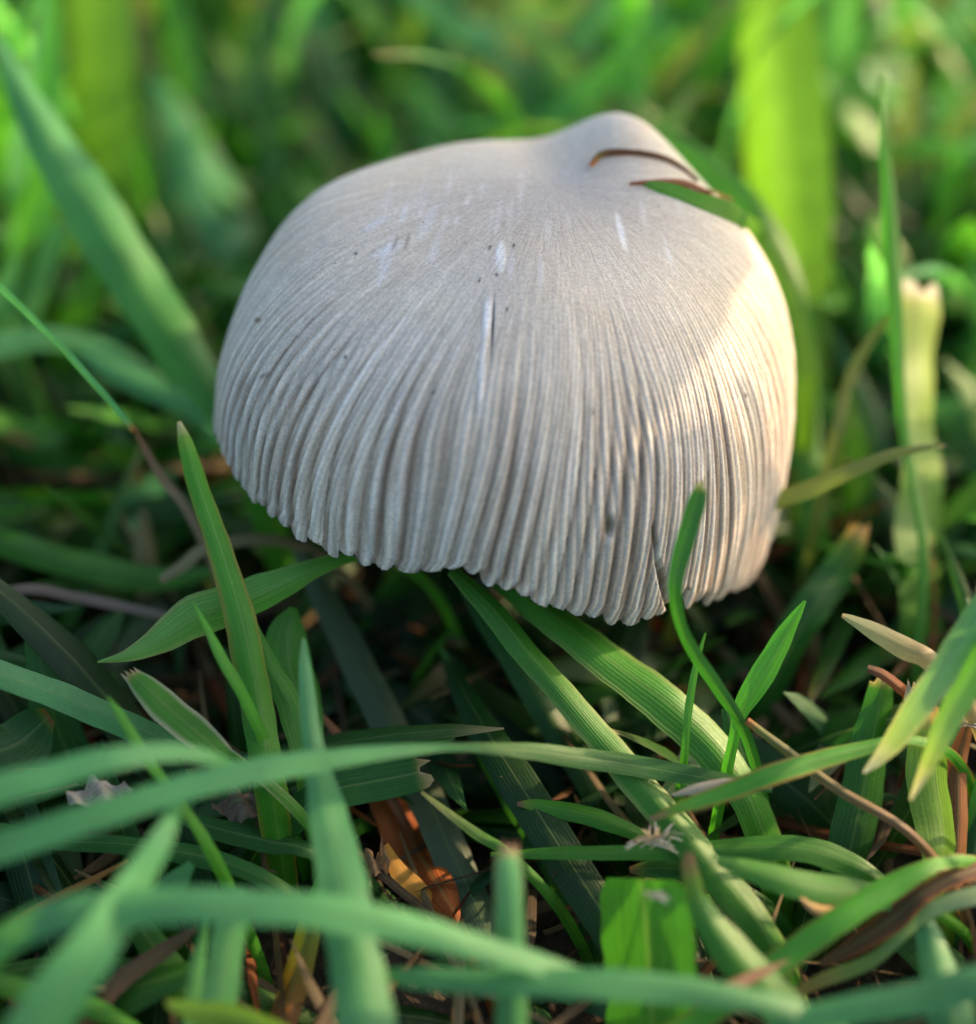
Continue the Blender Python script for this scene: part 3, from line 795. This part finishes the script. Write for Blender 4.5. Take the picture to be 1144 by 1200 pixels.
blade('dark arched straw lying over the raised fold at the top of the cap',
      [(692, 194, 5, 10.25), (706, 180, 9, 10.25), (738, 178, 8, 10.3), (775, 184, 7, 10.35), (800, 196, 6, 10.45), (818, 212, 5, 10.5)], c=lin(95, 60, 42), tip=RUST, tiplen=.15, mat=M_DRY, name='straw_piece', cat='straw', group='straw pieces in the grass', fold=.6, root=False, on_cap=0.06)
blade('reddish brown straw just below the arched straw on the cap top',
      [(738, 215, 4, 10.25), (768, 213, 7, 10.25), (800, 214, 9, 10.3), (830, 226, 9, 10.4), (858, 236, 6, 10.5)], c=lin(135, 85, 62), mat=M_DRY, name='straw_piece', cat='straw', group='straw pieces in the grass', fold=.6, root=False, on_cap=0.06)

# --- bottom right
blade('bright blade with brown scorched edges slanting up to the right corner',
      [(745, 1232, 30, 7.2), (810, 1200, 36, 7.3), (870, 1160, 40, 7.4), (930, 1115, 38, 7.5), (990, 1072, 36, 7.6), (1045, 1038, 34, 7.8), (1100, 1012, 20, 8.0)], c=G_MID * 1.5, edge=lin(165, 110, 65), fold=0.35)
blade('pinkish brown dead tip in front of the scorched blade',
      [(822, 1172, 5, 7.1), (850, 1160, 15, 7.1), (885, 1143, 15, 7.2), (925, 1125, 2, 7.3)], c=lin(165, 125, 100), mat=M_DRY, root=False, wav=.02, name='dead_grass', cat='dead grass blade', group='dead leaves in the grass')
blade('rust coloured dead blade under the scorched blade near the right corner',
      [(960, 1130, 8, 8.0), (1000, 1108, 26, 8.0), (1045, 1078, 34, 8.0), (1085, 1045, 24, 8.0)], c=lin(95, 70, 50), edge=RUST, mat=M_DRY, name='dead_grass', cat='dead grass blade', group='dead leaves in the grass')
blade('slim blade with tan end looping in from the right corner',
      [(905, 1178, 6, 7.9), (960, 1150, 18, 7.9), (1020, 1125, 20, 7.9), (1060, 1092, 18, 7.9), (1095, 1064, 22, 7.9), (1160, 1048, 26, 7.9)], c=G_MID, tip=lin(200, 150, 100), tiplen=0.3, base=G_PALE)
blade('teal blade falling to the bottom edge at the right',
      [(1082, 1070, 20, 8.0), (1095, 1110, 42, 7.7), (1108, 1160, 58, 7.3), (1125, 1230, 70, 7.0)], c=G_TEAL)
blade('blurred teal blade crossing the bottom right corner',
      [(900, 1200, 20, 6.6), (980, 1185, 40, 6.5), (1060, 1172, 44, 6.4), (1170, 1150, 50, 6.3)], c=G_TEAL)
blade('green blade at the right edge leaning behind the brown folded blade',
      [(1160, 880, 18, 9.0), (1150, 950, 26, 9.0), (1138, 1020, 26, 8.9), (1120, 1080, 22, 8.7)], c=G_DARK * 1.2)
# --- bottom left
blade('green arching blade along the bottom left corner',
      [(175, 1215, 10, 7.6), (120, 1185, 26, 7.6), (60, 1168, 28, 7.5), (-30, 1150, 28, 7.4)], c=G_MID)
blade('blade turning from green to orange brown at the bottom left of centre',
      [(322, 1225, 34, 8.2), (340, 1165, 36, 8.3), (358, 1105, 32, 8.4), (372, 1050, 22, 8.5)], c=RUST, base=G_MID, open_tip=True)
blade('soft teal upright blade at the bottom left under the crossing band',
      [(282, 1040, 14, 7.4), (272, 1090, 44, 7.3), (262, 1140, 50, 7.2), (250, 1220, 52, 7.1)], c=G_TEAL * 0.9)
blade('slender light green blade beside the soft teal one at the bottom left',
      [(242, 1075, 6, 7.5), (235, 1110, 18, 7.5), (228, 1160, 22, 7.4), (222, 1225, 24, 7.3)], c=G_TEAL)
blade('green blade lying low across the left above the crossing band',
      [(-30, 965, 16, 8.6), (60, 985, 20, 8.6), (150, 990, 22, 8.6), (240, 1005, 26, 8.6), (310, 1030, 20, 8.5)], c=G_DARK * 1.2)
blade('teal leaf tip pointing up right in the lower left gap',
      [(225, 1012, 10, 8.2), (205, 1035, 30, 8.2), (175, 1060, 36, 8.1), (130, 1085, 30, 8.0)], c=G_TEAL)
blade('thin rust coloured straw curving in the lower left gap',
      [(150, 1008, 3, 8.5), (110, 1030, 8, 8.5), (60, 1055, 10, 8.5), (10, 1085, 10, 8.4)], c=lin(150, 110, 60), mat=M_DRY, name='straw_piece', cat='straw', group='straw pieces in the grass')
blade('dead brown stem lying at the very bottom left under the teal blades',
      [(230, 1088, 8, 8.0), (190, 1115, 22, 8.0), (140, 1150, 26, 7.9), (110, 1190, 26, 7.8)], c=lin(110, 88, 70), mat=M_DRY, name='dead_stalk', cat='dead stalk', group='dry stalks in the grass')
blade('yellow green blade end catching light at the bottom left of centre',
      [(195, 1175, 8, 7.0), (230, 1185, 30, 7.0), (280, 1195, 36, 7.0), (350, 1225, 36, 6.9)], c=G_YEL * .9)
blade('dark wide blade lying low across the lower left behind the front blade',
      [(205, 955, 10, 8.7), (250, 970, 26, 8.7), (310, 985, 26, 8.7), (360, 995, 20, 8.7)], c=G_DARK)
# --- top background
blade('blurred stem crossing the top edge toward the crown of the cap',
      [(700, 150, 8, 15), (640, 110, 20, 15), (570, 55, 26, 15), (500, 5, 26, 15), (440, -40, 22, 15)], c=G_TEAL)
blade('fine straight stem crossing the top right corner',
      [(1160, 82, 4, 12.5), (1110, 35, 8, 12.5), (1050, -20, 9, 12.5)], c=G_TEAL * 1.2, open_tip=True)
blade('blurred dry stem slanting at the top left of the crown',
      [(475, 160, 10, 17), (420, 115, 18, 17), (360, 50, 20, 17), (320, 0, 18, 17)], c=lin(120, 140, 100))

# ------------------------------------------------------------------ small debris
def fluff(label, px, py, d, r, n=26):
    c = P(px, py, d)
    V, Q, U, Cc = [], [], [], []
    k = 0
    for i in range(n):
        a = random.uniform(-2.6, 0.4); L = r * random.uniform(0.5, 1.2)
        dr = norm(RIGHT * math.cos(a) * (1 if random.random() < .5 else -1) + UP * math.sin(-a) * 0.6 + FWD * random.uniform(-0.9, 0.2))
        st = c + RIGHT * random.uniform(-0.5, 0.5) * r + UP * random.uniform(-.15, .15) * r
        ts = np.linspace(0, 1, 5)
        C = np.array([st + dr * L * t - UP * 0.3 * L * t * t for t in ts])
        w = np.linspace(0.030, 0.006, 5)
        v, q, u, cc = ribbon(C, w, np.tile(RIGHT + UP * 0.3, (5, 1)), np.tile(WHITE * 1.1, (5, 1)), 0.2, 3, 0, None, i)
        V.append(v - c); Q.append(q + k); U.append(u); Cc.append(cc); k += len(v)
    o = mesh_object('seed_fluff', np.vstack(V), np.vstack(Q), M_DRY, uv=np.vstack(U), col=np.vstack(Cc))
    o.location = c
    tag(o, label, 'seed fluff', 'bits of white seed fluff on the grass')


fluff('tuft of white seed fluff caught on the horizontal blade beside the brown tip', 772, 984, 8.35, 0.16)
fluff('tiny white fleck of fluff on top of the wide blunt leaf', 768, 1049, 7.8, 0.07, 16)
fluff('small white fluff at the right edge above the dry brown blade', 1134, 848, 8.9, 0.12)


def scrap(label, px, py, d, w, h, colr, seed):
    """A torn, crumpled papery flake."""
    r = np.random.default_rng(seed)
    c = P(px, py, d)
    n, m = 14, 7
    us = np.linspace(-1, 1, n); vs = np.linspace(-1, 1, m)
    V = []
    top = 1 + 0.5 * r.standard_normal(n) * 0.6; bot = 1 + 0.5 * r.standard_normal(n) * 0.6
    for i, u in enumerate(us):
        for v in vs:
            hh = h * (1 - u * u * 0.7) * (top[i] if v > 0 else bot[i])
            p = RIGHT * u * w / 2 + (UP * 0.7 + np.array([0, 0.7, 0])) * v * hh / 2 + np.array([0, 0, 1]) * 0.05 * math.sin(u * 6 + v * 2 + seed)
            V.append(p)
    idx = np.arange(n * m).reshape(n, m)
    q = np.stack([idx[:-1, :-1], idx[:-1, 1:], idx[1:, 1:], idx[1:, :-1]], -1).reshape(-1, 4)
    uu = np.array([((i // m) / n, (i % m) / m) for i in range(n * m)])
    cc = np.tile(colr, (n * m, 1)) * r.uniform(0.75, 1.15, (n * m, 1))
    o = mesh_object('papery_scrap', np.array(V), q, M_DRY, uv=uu[:, ::-1], col=cc)
    o.location = c
    tag(o, label, 'plant scrap', 'papery scraps of dead leaf in the grass')


scrap('whitish papery scrap behind the sweeping blade at the lower left', 118, 934, 8.5, 0.42, 0.16, lin(190, 178, 165), 1)
scrap('greyish papery scrap beside the tall front blade at lower left', 285, 945, 8.8, 0.40, 0.16, lin(130, 110, 100), 2)
scrap('brownish crumpled scrap close to the lower edge of the orange leaf', 440, 1010, 8.8, 0.2, 0.14, lin(170, 130, 95), 3)
scrap('cream curled scrap behind the charred straw at the right', 1072, 815, 8.8, 0.12, 0.14, lin(220, 200, 170), 4)

# ------------------------------------------------------------------ the turf around: blades nobody could count
def spot(px, py, d):
    return P(px, py, d)


# places the sun reaches through gaps in the turf
SUNNY = [(P(620, 800, 8.9), 0.2), (P(575, 738, 9.7), 0.15), (P(490, 840, 9.5), 0.15), (P(455, 705, 9.9), 0.15), (P(680, 960, 8.8), 0.2), (P(560, 900, 9.0), 0.2), (P(860, 870, 8.85), 0.2), (P(600, 20, 18), 0.8), (P(300, 60, 18), 0.6), (P(1050, 120, 16), 0.9), (P(1000, 560, 12), 0.4), (P(980, 500, 12), 0.4), (P(750, 40, 20), 0.8), (P(125, 50, 15), 0.6), (P(130, 260, 15), 0.6), (P(220, 390, 10.8), 0.3), (P(1100, 975, 8.7), 0.3), (P(905, 1130, 7.4), 0.3), (P(1050, 1040, 7.8), 0.3), (P(830, 870, 8.9), 0.2), (P(1130, 1180, 7.2), 0.3), (P(905, 120, 13.3), 0.55), (P(915, 220, 13.1), 0.55), (P(122, 150, 15), 0.35), (P(890, 350, 10.2), 0.35), (P(895, 450, 9.9), 0.4), (P(890, 560, 9.6), 0.4), (P(830, 660, 9.0), 0.3),
         (P(1077, 450, 10.9), 0.25), (P(1077, 360, 10.9), 0.2), (P(1060, 850, 8.0), 0.35), (P(1110, 820, 7.8), 0.3), (P(1040, 750, 8.7), 0.25), (P(760, 810, 8.95), 0.15), (P(900, 995, 8.5), 0.15), (P(650, 884, 8.5), 0.10),
         (P(700, 855, 8.7), 0.15), (P(750, 1150, 7.8), 0.25), (P(1095, 900, 8.8), 0.2), (P(900, 910, 8.2), 0.2), (P(980, 1080, 7.6), 0.25), (P(905, 770, 8.7), 0.2), (P(480, 960, 9.4), 0.10)]


def sun_blocks(C):
    for p, r in SUNNY:
        v = C - p
        along = v @ SUN
        perp = np.linalg.norm(v - along[:, None] * SUN, axis=1)
        if np.any((along > 0.5) & (perp < r)): return True
    return False


PROT = np.zeros((340, 330))                       # 4-pixel cells: how deep the nearest built blade lies
for o_ in HERO:
    me_ = o_.data
    v_ = np.zeros(len(me_.vertices) * 3, np.float32); me_.vertices.foreach_get('co', v_)
    x_, y_, d_ = project(v_.reshape(-1, 3) + np.array(o_.location))
    x_ = x_.reshape(-1, 7); y_ = y_.reshape(-1, 7); d_ = d_.reshape(-1, 7)
    for s_ in np.linspace(0, 1, 6):
        for u_ in np.linspace(0, 6, 13):
            a_, b_ = int(u_), min(6, int(u_) + 1); fu = u_ - a_
            for X_, Y_, D_ in ((None, None, None),):
                xx = x_[:, a_] * (1 - fu) + x_[:, b_] * fu; yy = y_[:, a_] * (1 - fu) + y_[:, b_] * fu; dd_ = d_[:, a_] * (1 - fu) + d_[:, b_] * fu
                xs = xx[:-1] * (1 - s_) + xx[1:] * s_; ys = yy[:-1] * (1 - s_) + yy[1:] * s_; ds = dd_[:-1] * (1 - s_) + dd_[1:] * s_
                i_ = ((xs + 60) / 4).astype(int); j_ = ((ys + 60) / 4).astype(int)
                ok = (i_ >= 1) & (i_ < 329) & (j_ >= 1) & (j_ < 339)
                np.maximum.at(PROT, (j_[ok], i_[ok]), ds[ok])


def covers_built(px, py, dd, lim):
    i = ((px + 60) / 4).astype(int); j = ((py + 60) / 4).astype(int)
    ok = (i >= 1) & (i < 329) & (j >= 1) & (j < 339)
    return bool((dd[ok] < PROT[j[ok], i[ok]] - 0.05).mean() > lim) if ok.any() else False


def field(name, n, sampler, label, seed, mat, kind='stuff', nu=3, segs=9):
    r = np.random.default_rng(seed)
    V, Q, U, Cc = [], [], [], []
    k = 0; made = 0; tries = 0
    while made < n and tries < n * 6:
        tries += 1
        s = sampler(r)
        if s is None: continue
        root, L, az, lean, bend, w, col, tipc, roll = s
        ts = np.linspace(0, 1, segs)
        th = lean + bend * ts
        dz = np.cos(th); dh = np.sin(th)
        step = L / (segs - 1)
        hz = np.r_[0, np.cumsum(dh[1:] * step)]; vz = np.r_[0, np.cumsum(dz[1:] * step)]
        d2 = np.array([math.cos(az), math.sin(az), 0])
        sw = np.array([-math.sin(az), math.cos(az), 0]) * (0.12 * L * np.sin(ts * 2.2 + az * 3))[:, None]
        C = root + d2 * hz[:, None] + np.array([0, 0, 1]) * vz[:, None] + sw
        C[:, 2] = np.maximum(C[:, 2], root[2] + 0.04 * ts)
        px, py, dd = project(C)
        inx = (px > -60) & (px < W0 + 60) & (py > -60) & (py < H0 + 60) & (dd > 0)
        near = (dd < np.where(C[:, 1] > 1.5, 7, np.where(C[:, 2] < 0.7, 7.9, 8.6))) & inx
        if near.any() or (np.linalg.norm(C - CAM, axis=1) < 3.5).any(): continue
        # keep clear of the cap itself and of what hides it
        rc = np.hypot(C[:, 0], C[:, 1])
        if ((rc < 2.45) & (C[:, 2] > 1.15)).any(): continue
        hid = (px > 235) & (px < 935) & (py > 130) & (py < 725) & (dd < 10.4)
        if hid.any(): continue
        tt = np.linspace(0, segs - 1, segs * 4)
        Cf = np.stack([np.interp(tt, np.arange(segs), C[:, q_]) for q_ in range(3)], -1)
        if name != 'undergrowth' and sun_blocks(Cf[3:]): continue
        if name != 'thatch_litter':
            fx, fy, fd = project(Cf[4:])
            if covers_built(fx, fy, fd, {'low_grass': 0.16, 'undergrowth': 0.35}.get(name, 0.06)): continue
        Wd = w * np.minimum(1, (0.55 + 1.6 * ts)) * np.clip((1 - ts) * 2.6, 0, 1) ** 0.6 + 0.012
        side = np.tile(np.array([-math.sin(az), math.cos(az), 0]), (segs, 1))
        T = norm(np.gradient(C, axis=0)); Nn = np.cross(side, T)
        side = side * math.cos(roll) + Nn * math.sin(roll)
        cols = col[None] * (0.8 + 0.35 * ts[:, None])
        if tipc is not None:
            kk = np.clip((ts - 0.86) / 0.14, 0, 1)[:, None]
            cols = cols * (1 - kk) + tipc[None] * kk
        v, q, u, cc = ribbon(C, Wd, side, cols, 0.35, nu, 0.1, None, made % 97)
        V.append(v); Q.append(q + k); U.append(u); Cc.append(cc); k += len(v); made += 1
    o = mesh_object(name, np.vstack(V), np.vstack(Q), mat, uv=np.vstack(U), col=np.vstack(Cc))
    tag(o, label, name.replace('_', ' '), kind=kind)
    return o


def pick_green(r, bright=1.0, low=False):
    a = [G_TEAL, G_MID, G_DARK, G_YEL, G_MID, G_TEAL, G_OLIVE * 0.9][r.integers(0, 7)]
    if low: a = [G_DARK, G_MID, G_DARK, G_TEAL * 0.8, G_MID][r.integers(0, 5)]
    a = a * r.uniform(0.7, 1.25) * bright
    return a if low else a * 0.86 + 0.022  # taller turf greyed and lifted: background haze mixed into its colour


def far_turf(r):
    x = r.uniform(-22, 26); y = r.uniform(2.6, 34)
    if abs(x) > 6 + (y + 8) * 0.62 + 7: return None
    L = r.uniform(3.0, 6.6) * (0.8 if y < 5 else 1.0)
    if abs(x) < 3 and y < 4: L *= 0.75
    if x > 5.5: L *= 0.6
    return (np.array([x, y, -0.1]), L, r.uniform(0, 6.283), r.uniform(0.0, 0.5), r.uniform(0.1, 1.5), r.uniform(0.22, 0.50), pick_green(r, 1.55), TAN if r.random() < 0.2 else None, r.uniform(-0.6, 0.6))  # greens brightened for the hazy glow of the background


def near_turf(r):
    x = r.uniform(-11, 12); y = r.uniform(-9, 5.5)
    L = r.uniform(1.4, 3.4)
    if abs(x) < 2.4 and -2.2 < y: L *= 0.6
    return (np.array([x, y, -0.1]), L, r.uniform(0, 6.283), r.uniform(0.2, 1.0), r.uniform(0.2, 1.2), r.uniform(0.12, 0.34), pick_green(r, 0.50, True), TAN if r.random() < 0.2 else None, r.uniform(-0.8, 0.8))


def side_turf(r):
    x = r.uniform(-26, 26); y = r.uniform(-24, 6)
    if abs(x) < 5.5 + max(0, (y + 6)) * 0.25: return None
    if math.hypot(x, y + 8) < 5: return None
    L = r.uniform(2.6, 5.4)
    if x > 3: L = r.uniform(1.2, 2.6)
    return (np.array([x, y, -0.1]), L, r.uniform(0, 6.283), r.uniform(0.0, 0.5), r.uniform(0.1, 1.3), r.uniform(0.22, 0.45), pick_green(r), TAN if r.random() < 0.2 else None, r.uniform(-0.6, 0.6))


def thatch(r):
    x = r.uniform(-10, 10); y = r.uniform(-8, 8)
    c = [STRAWC, BROWN, TAN * 0.8, lin(110, 90, 70), RUST * 0.6][r.integers(0, 5)] * r.uniform(0.25, 0.8)
    return (np.array([x, y, r.uniform(-0.05, 0.30)]), r.uniform(0.6, 2.4), r.uniform(0, 6.283), r.uniform(1.1, 1.6), r.uniform(-0.3, 0.4), r.uniform(0.015, 0.10) ** 1.0, c, None, r.uniform(-1, 1))


field('grass', 8800, far_turf, 'lawn grass standing behind the mushroom', 1, M_BLADE)
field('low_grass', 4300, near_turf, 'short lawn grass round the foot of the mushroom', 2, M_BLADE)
def under_turf(r):
    x = r.uniform(-12, 12); y = r.uniform(1.0, 14)
    return (np.array([x, y, -0.1]), r.uniform(1.2, 2.8), r.uniform(0, 6.283), r.uniform(0.2, 0.9), r.uniform(0.2, 1.2), r.uniform(0.2, 0.42), pick_green(r, 1.1, True), None, r.uniform(-0.7, 0.7))


field('undergrowth', 3200, under_turf, 'short green undergrowth beneath the taller lawn grass', 5, M_BLADE, segs=7)
field('side_grass', 2600, side_turf, 'lawn grass to both sides of the mushroom', 3, M_BLADE, segs=8)
field('thatch_litter', 2600, thatch, 'dead straw and thatch littering the soil', 4, M_DRY, segs=5)


# ------------------------------------------------------------------ unseen leaves and stems added on the right to shade the cap
def shade_leaf(label, t, u0, v0, u1, v1, w, seed, power=0.6, foot_u=1.6):
    """An added leaf or stem out of view, t cm sunward of the cap from (u0, v0) to (u1, v1), across and up as the sun sees it; its stalk runs from the second end to the ground."""
    hs = norm(np.array([-SUN[1], SUN[0], 0.0])); vs = np.cross(SUN, hs)
    a = np.array([0, 0, 2.6]) + SUN * t + hs * u0 + vs * v0
    b = np.array([0, 0, 2.6]) + SUN * (t + 0.5) + hs * u1 + vs * v1
    n = 24
    ts = np.linspace(0, 1, n)
    dirn = norm(b - a)
    across = norm(np.cross(SUN, dirn))
    C = np.array([a + (b - a) * s + SUN * 0.5 * math.sin(s * 3) for s in ts])
    m = 14
    foot = b + hs * foot_u + SUN * 1.5; foot[2] = -0.1
    q = np.linspace(0.08, 1, m)[:, None]
    mid = b + dirn * 0.8 + hs * foot_u * 0.6
    stem = b * (1 - q) ** 2 + 2 * mid * q * (1 - q) + foot * q ** 2
    C = np.vstack([C, stem])
    Wd = np.r_[w * np.sin(np.clip(ts * math.pi * 0.97 + 0.05, 0, math.pi)) ** power + 0.05, np.linspace(0.3, 0.25, m)]
    side = np.tile(across, (len(C), 1))
    V, q4, U, Cc = ribbon(C, Wd, side, np.tile(G_MID * 0.9, (len(C), 1)), 0.12, 9, 0.08, None, seed)
    o = mesh_object('added_shade_leaf', V - C[-1], q4, M_BLADE, uv=U, col=Cc)
    o.location = C[-1]
    tag(o, label, 'added shade leaf', 'unseen leaves and stems added to shade the mushroom', 'thing')


shade_leaf('tall broad leaf added out of view to shade the cap top', 8.6, -2.9, 1.62, 2.8, 1.7, 3.1, 501, 0.35)
shade_leaf('slim upright leaf added out of view to edge the sunlit strip of the cap', 8.0, -2.20, -0.8, -2.26, 0.5, 0.78, 502, 0.35, foot_u=-5.0)
shade_leaf('thin stem added out of view to cast a shadow bar on the cap', 7.0, -2.02, 0.1, -1.62, -1.5, 0.15, 503, 0.3, foot_u=0.8)
shade_leaf('thin crooked stem added out of view to cast a second shadow bar', 6.0, -1.60, 0.0, -1.98, -1.2, 0.11, 504, 0.3, foot_u=-0.5)
